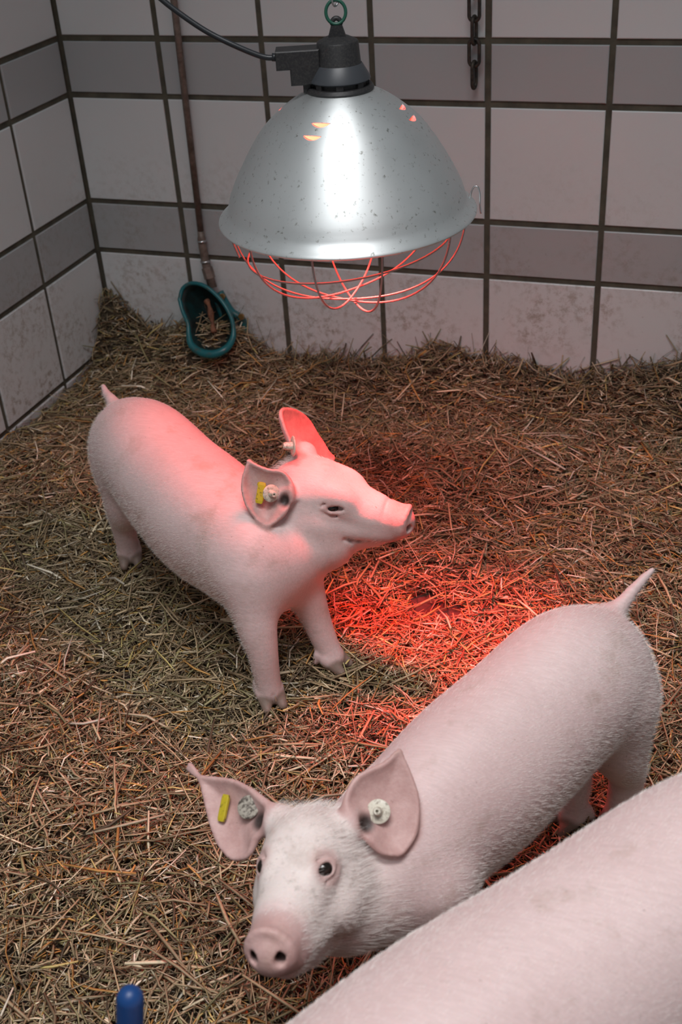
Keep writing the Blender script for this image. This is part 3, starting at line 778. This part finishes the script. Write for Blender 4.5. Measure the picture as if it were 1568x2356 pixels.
def piglet(label, spine, neck, legs, tail, head, ears, eye_ab, hair_dir, tags, h=.0021, hair_n=60000, mouth=True, group=None, seed=1):
    """spine: stations (centre, (long, lateral, vertical) radii, heading degrees, pitch degrees); legs: joint chains with radii;
    head: (origin, X to the snout, Z up, size)"""
    HO, HX, HZ, hs = head; HM = np.stack([HX, np.cross(HZ, HX), HZ], 1); U_, _, Vt = np.linalg.svd(HM); HM = U_ @ Vt
    H = lambda x, y, z: np.asarray(HO) + HM @ (np.array([x, y, z]) * hs)
    pts = [np.array(s_[0]) for s_ in spine]
    allp = np.array(pts + [H(.16, 0, 0)] + [np.array(p) for L in legs for p in L[0]] + [np.array(p) for p in tail[0]])
    ev_ = [ear_cloud(e_[0], H(*e_[1]), e_[2], e_[3], e_[4]) for e_ in ears]
    for e_ in ev_: allp = np.concatenate([allp, [e_[0].min(0) + .09, e_[0].max(0) - .09]])
    lo, hi = allp.min(0) - .105, allp.max(0) + .105; lo[2] = max(lo[2], -.02)
    F_ = Field(lo, hi, h)
    rows = spline([(*c, *rad, hd, pt) for c, rad, hd, pt in spine], 64)
    F_.trunk(rows)
    F_.chain(neck[0], neck[1], .028)
    # head
    F_.ell(H(.004, 0, -.003), np.array([.050, .046, .047]) * hs, HM, .018)
    F_.cone(H(.020, 0, .004), H(.088, 0, -.016), .040 * hs, .0285 * hs, .008)
    F_.cone(H(.088, 0, -.016), H(.124, 0, -.021), .0280 * hs, .0240 * hs, .004)
    for sg in (-1, 1):
        F_.ell(H(.012, sg * .030, -.030), np.array([.048, .024, .034]) * hs, HM, .010)
        F_.cone(H(.050, sg * .016, -.030), H(.115, sg * .010, -.032), .022 * hs, .015 * hs, .006)
        F_.ell(H(.040, sg * (eye_ab[2] - .009), .010), np.array([.034, .0150, .022]) * hs, HM, .010)
    F_.chain([H(.0, 0, -.056), H(.055, 0, -.061), H(.103, 0, -.050)], [.030 * hs, .021 * hs, .0125 * hs], .010)
    # snout disc with a raised upper rim
    dX = HM @ np.array([.97, 0, -.22]); dM = frame(dX, HM[:, 2])
    F_.ell(H(.1285, 0, -.0205), np.array([.0085, .0200, .0225]) * hs, dM, .006)
    F_.chain([H(.1335 + .004 * math.cos(a - 1.57), +.0185 * math.cos(a), -.0200 + .0218 * math.sin(a)) for a in np.linspace(R_(-15), R_(195), 12)], [.0034 * hs] * 12, .004)
    if mouth:
        for sg in (-1, 1):
            F_.chain([H(.118, sg * .013, -.0450), H(.095, sg * .0225, -.0455), H(.074, sg * .0295, -.0440), H(.066, sg * .034, -.0400)], [.0016 * hs, .0022 * hs, .0024 * hs, .0020 * hs], .004, True)
    for k, x in enumerate((.1135, .1190, .1240)):     # creases behind the disc
        F_.chain([H(x - .004 * abs(math.sin(a)) , .0285 * math.cos(a), -.020 + .0265 * math.sin(a)) for a in np.linspace(R_(10), R_(170), 10)], [.0013 * hs] * 10, .003, True)
    nose = []
    for sg in (-1, 1):
        c = H(.1375, sg * .0105, -.0195); nose.append(c)
        F_.ell(c, np.array([.010, .0046, .0062]) * hs, dM, .003, True)
    # eyes
    eyes = []
    ea, eb = eye_ab[:2]
    for sg in (-1, 1):
        c = H(eye_ab[3], sg * eye_ab[2], eye_ab[4]); nrm = HM @ np.array([.66, sg * .64, .38]); nrm /= np.linalg.norm(nrm)
        ex = HM @ np.array([.78, -sg * .58, -.14]); ex -= nrm * (ex @ nrm); ex /= np.linalg.norm(ex); ey = np.cross(nrm, ex); ey = ey if ey @ HM[:, 2] > 0 else -ey
        E_ = c - nrm * .0015; er = .0100
        F_.ell(c - nrm * .0065, np.array([.0105, .0165, .0140]) * hs, np.stack([nrm, ex, ey], 1), .008)
        F_.ell(c + nrm * .009, np.array([.0095, ea, eb]) * hs, np.stack([nrm, ex, ey], 1), .002, True)
        for up, tr in ((1, .0027), (-1, .0021)):
            lid = []
            for a in np.linspace(.05, math.pi - .05, 16):
                x_, y_ = (ea + tr * .75) * math.cos(a), up * (eb + tr * .85) * math.sin(a)
                lid.append(E_ + hs * (ex * x_ + ey * y_ + nrm * math.sqrt(max(er * er - x_ * x_ - y_ * y_, .003 ** 2))))
            F_.chain(lid, [tr * hs * (.62 + .38 * math.sin(a)) for a in np.linspace(.05, math.pi - .05, 16)], .0025)
        for rr, off in ((.0155, 1), (.0150, -1)):
            F_.chain([c + nrm * (.0052 - .004 * abs(math.cos(a))) * hs + ex * rr * 1.02 * math.cos(a) * hs + ey * off * (rr * .66) * math.sin(a) * hs for a in np.linspace(.35, math.pi - .35, 14)], [.0010 * hs] * 14, .004, True)
        eyes.append((E_, nrm))
    # ears
    ear_pts = []
    for (outline, base, n, cup, rootpx, conn), (P_, rad, nn, rt) in zip(ears, ev_):
        F_.cloud(P_, rad, .006); ear_pts.append((P_, nn, rt))
        F_.cone(H(*conn), rt - nn * .010, .015 * hs, .006 * hs, .010)
        F_.ell(rt + nn * .009, (.0085, .0055, .0085), frame(nn, HM[:, 2]), .008, True)
    # legs and hooves
    hoof_pts = []
    for chain_, rs, toe in legs:
        lp = spline([(*p_, r_) for p_, r_ in zip(chain_, rs)], 22); F_.chain([p_[:3] for p_ in lp], [p_[3] for p_ in lp], .018)
        ft = np.array(chain_[-1]); td = np.array([math.cos(R_(toe)), math.sin(R_(toe)), 0]); sd_ = np.array([-td[1], td[0], 0])
        for sg in (-1, 1):
            a_ = ft + sd_ * sg * .0088 + np.array([0, 0, .004]) - td * .004; b_ = ft + sd_ * sg * .0105 + td * .017 + np.array([0, 0, -.010]) - np.array([0, 0, ft[2] - .022])
            F_.cone(a_, b_, .0105, .0062, .004); hoof_pts += [b_, ft + sd_ * sg * .0105 + td * .010 + np.array([0, 0, -.006])]
            F_.cone(ft + sd_ * sg * .012 - td * .016 + np.array([0, 0, .010]), ft + sd_ * sg * .014 - td * .019 + np.array([0, 0, -.002]), .0055, .004, .005)
        F_.cone(ft + td * .016 + np.array([0, 0, .008]), ft + td * .022 + np.array([0, 0, -.03]), .0022, .0026, .003, True)
    F_.chain(tail[0], tail[1], .012)
    V, Fc = F_.mesh()
    o = mesh_obj('piglet', V, Fc, [M_SKIN, M_HAIR])
    tag(o, label, 'piglet', group)
    # masks
    n_ = len(V); bare = np.zeros(n_); hoof = np.zeros(n_); dark = np.zeros(n_)
    q = (V - np.asarray(HO)) @ HM / hs
    bare = np.maximum(bare, .9 * ss(q[:, 0], .098, .128) * (np.abs(q[:, 1]) < .05) * (np.abs(q[:, 2]) < .07))
    inner = np.zeros(n_, bool)
    face = ss(q[:, 0], -.07, .02) * (1 - ss(q[:, 0], .095, .125)) * (1 - ss(np.linalg.norm(q - np.array([.04, 0, -.01]), axis=1), .05, .12)) * ss(q[:, 2], -.10, -.03) * eye_ab[5]
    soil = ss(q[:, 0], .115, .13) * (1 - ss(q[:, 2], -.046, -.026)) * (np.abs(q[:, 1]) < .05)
    nrm_v = np.zeros((n_, 3), np.float32); o.data.vertices.foreach_get('normal', nrm_v.ravel()) if False else None
    buf = np.zeros(n_ * 3, np.float32); o.data.vertices.foreach_get('normal', buf); nrm_v = buf.reshape(-1, 3)
    for P_, nn, rt in ear_pts:
        box = np.all((V > P_.min(0) - .006) & (V < P_.max(0) + .006), 1); idx = np.nonzero(box)[0]; sub = P_[::5].astype(np.float32)
        dmin = np.sqrt(((V[idx, None, :].astype(np.float32) - sub[None]) ** 2).sum(-1).min(1)); e = 1 - ss(dmin, .005, .011)
        bare[idx] = np.maximum(bare[idx], e * np.where(nrm_v[idx] @ nn > 0, 1., .75)); inner[idx[(nrm_v[idx] @ nn > .1) & (e > .5)]] = True
        dc = np.linalg.norm(V - (rt + nn * .001), axis=1); dark = np.maximum(dark, (1 - ss(dc, .004, .0125)) * .96)
    face = face * (1 - np.clip(bare * 1.2, 0, 1))
    for c, nm in eyes:
        dc = np.linalg.norm(V - c, axis=1); bare = np.maximum(bare, .8 * (1 - ss(dc, .012, .021)))
    for c in nose:
        dc = np.linalg.norm(V - (c - dX * .002), axis=1); dark = np.maximum(dark, 1 - ss(dc, .0045, .0075))
    for sg in (-1, 1):
        for mp_ in ((.112, .013, -.0450), (.095, .0225, -.0455), (.082, .0270, -.0450), (.072, .0300, -.0430)):
            dark = np.maximum(dark, .55 * (1 - ss(np.linalg.norm(V - H(mp_[0], sg * mp_[1], mp_[2]), axis=1), .0015, .0065)))
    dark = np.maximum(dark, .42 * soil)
    for c in hoof_pts:
        dc = np.linalg.norm(V - c, axis=1); hoof = np.maximum(hoof, .9 * (1 - ss(dc, .010, .017)))
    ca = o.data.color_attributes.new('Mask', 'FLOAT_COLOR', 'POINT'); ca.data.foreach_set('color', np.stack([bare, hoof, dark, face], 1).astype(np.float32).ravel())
    # eyeballs, tags
    for c, nm in eyes:
        mb = MB(); rr = .0090 * hs
        mb.lathe([(rr * math.sin(a), -rr * math.cos(a)) for a in np.linspace(0, math.pi, 18)], 24, c, *[frame(nm)[:, i] for i in (1, 2, 0)]); mb.build('eye', M_EYE, o)
    tags(o)
    # bristles
    dens = np.clip(1 - bare * 1.1, .0, 1) * (1 - hoof) * (1 - dark); dens[inner] = 0
    dn = o.vertex_groups.new(name='bristle_density')
    for lv in range(1, 9):
        ii = np.nonzero(np.round(dens * 8).astype(int) == lv)[0]
        if len(ii): dn.add(ii.tolist(), lv / 8, 'REPLACE')
    lg = o.vertex_groups.new(name='bristle_length'); hd_ = np.linalg.norm(V - np.asarray(H(-.02, 0, -.05)), axis=1)
    lw = .42 + .58 * (1 - ss(hd_, .06, .13)); lw = np.where(q[:, 0] > .03, .38, lw); lw = lw * (.45 + .55 * ss(V[:, 2], .05, .12))
    for lv in range(1, 9):
        ii = np.nonzero(np.round(lw * 8).astype(int) == lv)[0]
        if len(ii): lg.add(ii.tolist(), lv / 8, 'REPLACE')
    pm = o.modifiers.new('bristles', 'PARTICLE_SYSTEM'); ps = pm.particle_system; st = ps.settings
    st.type = 'HAIR'; st.count = hair_n; st.use_advanced_hair = True; st.emit_from = 'FACE'; st.use_emit_random = True; st.hair_step = 3; st.display_step = 3; st.render_step = 3
    hv = np.array(hair_dir, float); st.normal_factor = .0009; st.object_align_factor = tuple(hv * .0031); st.factor_random = .0007
    st.material = 2; st.root_radius = .16; st.tip_radius = .04; st.radius_scale = .001; st.use_close_tip = True
    ps.vertex_group_density = 'bristle_density'; ps.vertex_group_length = 'bristle_length'; ps.seed = seed
    return o


# --- piglet standing under the lamp
def st_line(a, b, hd, rows):
    a, b = np.array(a), np.array(b); out = []
    for t, z, rad, pt in rows:
        p = a + (b - a) * t; out.append(((p[0], p[1], z), rad, hd, pt))
    return out


BODY_A = [(.00, .204, (.060, .066, .076), 0), (.14, .213, (.072, .071, .078), -6), (.38, .193, (.085, .077, .086), -3), (.62, .184, (.085, .080, .091), 0), (.84, .183, (.07, .069, .083), 4), (1.0, .182, (.055, .058, .074), 8)]


def tags_a(o):
    n = np.array((.25, -.85, .45)); n /= np.linalg.norm(n)
    ear_tag(o, on_plane(623, 1135, EA0 + n * .0085, n), np.array((.70, -.62, .30)), .0108, M_CREAM, pin=.010)
    mb = MB(); a = on_plane(604, 1110, EA0 + n * .006, n); b = on_plane(595, 1158, EA0 + n * .006, n); d = b - a; L = np.linalg.norm(d); d /= L; s_ = np.cross(n, d)
    mb.box((a + b) / 2, d * L / 2, s_ * .0048, n * .0016, .25); mb.tube([a + d * .003 - s_ * .004, a + d * .003 - n * .006], .003, 10)
    mb.build('ear_tag', M_YEL, o, False)['label'] = 'yellow strip tag'
    n2 = np.array((.9, .1, .45)); n2 /= np.linalg.norm(n2)
    c = on_plane(674, 1026, EL0 + n2 * .014, n2); ear_tag(o, c, np.array((-.80, -.50, .16)), .0125, M_CREAM, pin=.012)


HA = ((.7593, -.8264, .2596), np.array((.9935, .0448, -.1047)), np.array((.1061, -.0298, .9939)), .970)
_HM = np.stack([HA[1], np.cross(HA[2], HA[1]), HA[2]], 1)
EAb, ELb = (-.014, -.052, .012), (-.016, .040, .040)
EA0 = np.array(HA[0]) + _HM @ (np.array(EAb) * HA[3]); EL0 = np.array(HA[0]) + _HM @ (np.array(ELb) * HA[3])
OUT_A_NEAR = [(572, 1056), (596, 1069), (621, 1078), (647, 1081), (663, 1093), (674, 1116), (668, 1150), (656, 1180), (638, 1200), (616, 1212), (598, 1203), (583, 1188), (565, 1161), (556, 1128), (557, 1100), (564, 1076)]
OUT_A_FAR = [(638, 950), (642, 942), (655, 940), (673, 944), (692, 955), (709, 973), (723, 997), (737, 1018), (751, 1041), (764, 1057), (745, 1080), (705, 1075), (687, 1058), (671, 1040), (658, 1014), (648, 990), (640, 965)]
piglet('piglet standing under the heat lamp with its head lit red',
       st_line((.442, -.694), (.715, -.885), -35.5, BODY_A),
       ([(.700, -.875, .180), (.742, -.852, .186), (.782, -.834, .197), (.822, -.824, .212)], [.062, .055, .044, .026]),
       [([(.712, -.912, .175), (.722, -.932, .125), (.731, -.942, .085), (.735, -.946, .045), (.738, -.949, .022)], [.034, .0265, .0195, .0165, .0155], -50),
        ([(.742, -.858, .165), (.758, -.856, .125), (.770, -.856, .085), (.783, -.859, .045), (.794, -.863, .022)], [.034, .0265, .0195, .0165, .0155], -10),
        ([(.440, -.712, .175), (.432, -.722, .125), (.412, -.712, .085), (.409, -.709, .045), (.410, -.710, .022)], [.048, .034, .0205, .0165, .0155], -60),
        ([(.475, -.655, .175), (.495, -.650, .125), (.478, -.645, .085), (.485, -.648, .045), (.490, -.650, .022)], [.046, .034, .0195, .0160, .0155], -35)],
       ([(.404, -.664, .250), (.391, -.652, .256), (.378, -.641, .258), (.366, -.628, .263)], [.013, .0080, .006, .0035]),
       HA,
       [(OUT_A_NEAR, EAb, (.25, -.85, .45), .016, [(655, 1150)], (-.012, -.040, .014)), (OUT_A_FAR, ELb, (.9, .1, .45), .012, [(722, 1066)], (-.010, .032, .034))],
       (.0108, .0040, .0292, .0455, .0020, .25), (-.75, .45, -.45), tags_a, seed=3)


# --- piglet looking up at the camera
def tags_b(o):
    n = np.array((-.35, -.6, .7)); n /= np.linalg.norm(n)
    ear_tag(o, on_plane(571, 1857, EB0 + n * .004, n), n + np.array((.25, 0, .1)), .0104, M_DIRTY, pin=0)
    mb = MB(); a = on_plane(521, 1828, EB0 + n * .004, n); b = on_plane(508, 1890, EB0 + n * .004, n); d = b - a; L = np.linalg.norm(d); d /= L; s_ = np.cross(n, d)
    mb.box((a + b) / 2, d * L / 2, s_ * .0040, n * .0016, .25); mb.build('ear_tag', M_YEL, o, False)['label'] = 'yellow strip tag'
    n = np.array((.5, -.5, .7)); n /= np.linalg.norm(n)
    ear_tag(o, on_plane(870, 1867, EC0 + n * .003, n), n + np.array((-.4, -.2, .1)), .0105, M_CREAM, pin=.009)


HB = None
_X, _Z = np.array((.0907, -.9288, .3593)), np.array((-.1672, .3414, .9249))
_Y = np.cross(_Z, _X); _X = _X * math.cos(R_(-1.5)) + _Y * math.sin(R_(-1.5))
HB = (tuple(np.array((.9573, -1.3514, .2373)) + _Y * .0018 - _X * .0035), _X, _Z, .925)
_HM = np.stack([_X, np.cross(_Z, _X), _Z], 1)
EBb, ECb = (-.014, -.046, .030), (-.014, .046, .030)
EB0 = np.array(HB[0]) + _HM @ (np.array(EBb) * HB[3]); EC0 = np.array(HB[0]) + _HM @ (np.array(ECb) * HB[3])
OUT_B_R = [(440, 1764), (468, 1784), (507, 1789), (545, 1795), (580, 1812), (608, 1835), (632, 1862), (625, 1900), (600, 1930), (586, 1962), (568, 1979), (540, 1980), (514, 1956), (495, 1917), (484, 1879), (473, 1833), (463, 1797)]
OUT_B_L = [(918, 1724), (931, 1753), (947, 1791), (960, 1833), (962, 1871), (956, 1917), (939, 1948), (920, 1969), (897, 1971), (870, 1963), (847, 1940), (826, 1912), (800, 1885), (788, 1850), (797, 1814), (815, 1787), (843, 1770), (882, 1751), (905, 1729)]
BODY_B = [(.00, .214, (.058, .066, .078), 0), (.14, .224, (.072, .072, .082), -6), (.38, .208, (.085, .073, .086), -3), (.62, .194, (.085, .074, .090), 0), (.84, .185, (.07, .067, .083), 4), (1.0, .184, (.055, .058, .072), 8)]
piglet('piglet looking up at the camera with both ears spread wide',
       st_line((1.150, -1.032), (1.005, -1.285), -119.8, BODY_B),
       ([(1.014, -1.282, .175), (.995, -1.312, .172), (.978, -1.345, .182), (.968, -1.378, .190)], [.064, .058, .050, .030]),
       [([(1.052, -1.300, .170), (1.060, -1.310, .125), (1.062, -1.315, .085), (1.060, -1.322, .045), (1.058, -1.326, .022)], [.036, .028, .020, .0165, .0155], -120),
        ([(.985, -1.255, .170), (.995, -1.235, .125), (1.005, -1.215, .085), (1.002, -1.218, .045), (.999, -1.224, .022)], [.036, .028, .020, .0165, .0155], -125),
        ([(1.120, -1.050, .190), (1.115, -1.070, .130), (1.138, -1.040, .085), (1.141, -1.042, .045), (1.138, -1.048, .022)], [.046, .030, .0200, .0165, .0155], -135),
        ([(1.170, -1.040, .190), (1.184, -1.044, .130), (1.194, -1.030, .085), (1.193, -1.032, .045), (1.191, -1.038, .022)], [.050, .031, .0205, .0168, .0158], -120)],
       ([(1.158, -1.000, .268), (1.170, -.988, .278), (1.178, -.976, .287), (1.188, -.963, .297), (1.195, -.955, .303)], [.0125, .0080, .0060, .0044, .0028]),
       HB,
       [(OUT_B_R, EBb, (-.35, -.6, .7), .014, [(600, 1890)], (-.010, -.034, .026)), (OUT_B_L, ECb, (.5, -.5, .7), .013, [(838, 1895)], (-.010, .034, .026))],
       (.0088, .0062, .0272, .0545, .0135, 1.), (.50, .80, -.30), tags_b, seed=5)

# --- nearest piglet, only its back inside the picture
HC = ((.955, -1.800, .250), np.array((-.42, -.80, -.42)), np.array((-.19, -.38, .90)), 1.0)
_Zc = HC[2] - HC[1] * (HC[2] @ HC[1]) / (HC[1] @ HC[1]); HC = (HC[0], HC[1] / np.linalg.norm(HC[1]), _Zc / np.linalg.norm(_Zc), 1.0)


piglet('nearest piglet with only its broad pale back in the lower right corner',
       st_line((1.322, -1.272), (1.005, -1.665), -127, [(t, z + .060, tuple(x * 1.15 for x in r), p) for t, z, r, p in BODY_A]),
       ([(1.06, -1.67, .235), (.985, -1.74, .245), (.955, -1.79, .25)], [.078, .068, .052]),
       [([(1.070, -1.655, .22), (1.072, -1.665, .15), (1.070, -1.670, .095), (1.066, -1.676, .048), (1.062, -1.682, .022)], [.044, .034, .022, .018, .0165], -125),
        ([(1.005, -1.610, .22), (1.004, -1.620, .15), (1.002, -1.625, .095), (.998, -1.631, .048), (.994, -1.637, .022)], [.044, .034, .022, .018, .0165], -125),
        ([(1.262, -1.295, .235), (1.256, -1.318, .155), (1.276, -1.278, .100), (1.277, -1.278, .048), (1.273, -1.285, .022)], [.058, .040, .023, .018, .0165], -127),
        ([(1.322, -1.335, .235), (1.318, -1.360, .155), (1.338, -1.320, .100), (1.338, -1.320, .048), (1.334, -1.327, .022)], [.058, .040, .023, .018, .0165], -127)],
       ([(1.338, -1.245, .325), (1.352, -1.226, .325), (1.360, -1.215, .308), (1.364, -1.210, .285)], [.018, .0105, .008, .005]),
       HC, [], (.0095, .0070, .0290, .0515, .012, 1.), (.50, .80, -.30), lambda o: None, h=.0026, seed=8)

# ------------------------------------------------------------------ blue rod at the lower edge
p = CAM + pix(299, 2294) * .80
d_ = pix(296, 3000); foot = CAM + d_ * (.010 - CAM[2]) / d_[2]
ax = (p - foot) / np.linalg.norm(p - foot); Mr = frame(ax, (1, 0, 0)); tip = p + ax * .008
mb = MB(); R0 = .0094
prof = [(R0 * math.sin(a), R0 * 1.05 * (math.cos(a) - 1)) for a in np.linspace(0.001, math.pi / 2, 14)] + [(R0, -.03), (R0 * 1.02, -.06), (R0, -np.linalg.norm(tip - foot))]
mb.lathe(prof, 32, tip, Mr[:, 1], Mr[:, 2], Mr[:, 0]); o = mb.build('blue_rod', M_BLUE); tag(o, 'blue plastic rod with a rounded top at the lower left edge', 'rod')
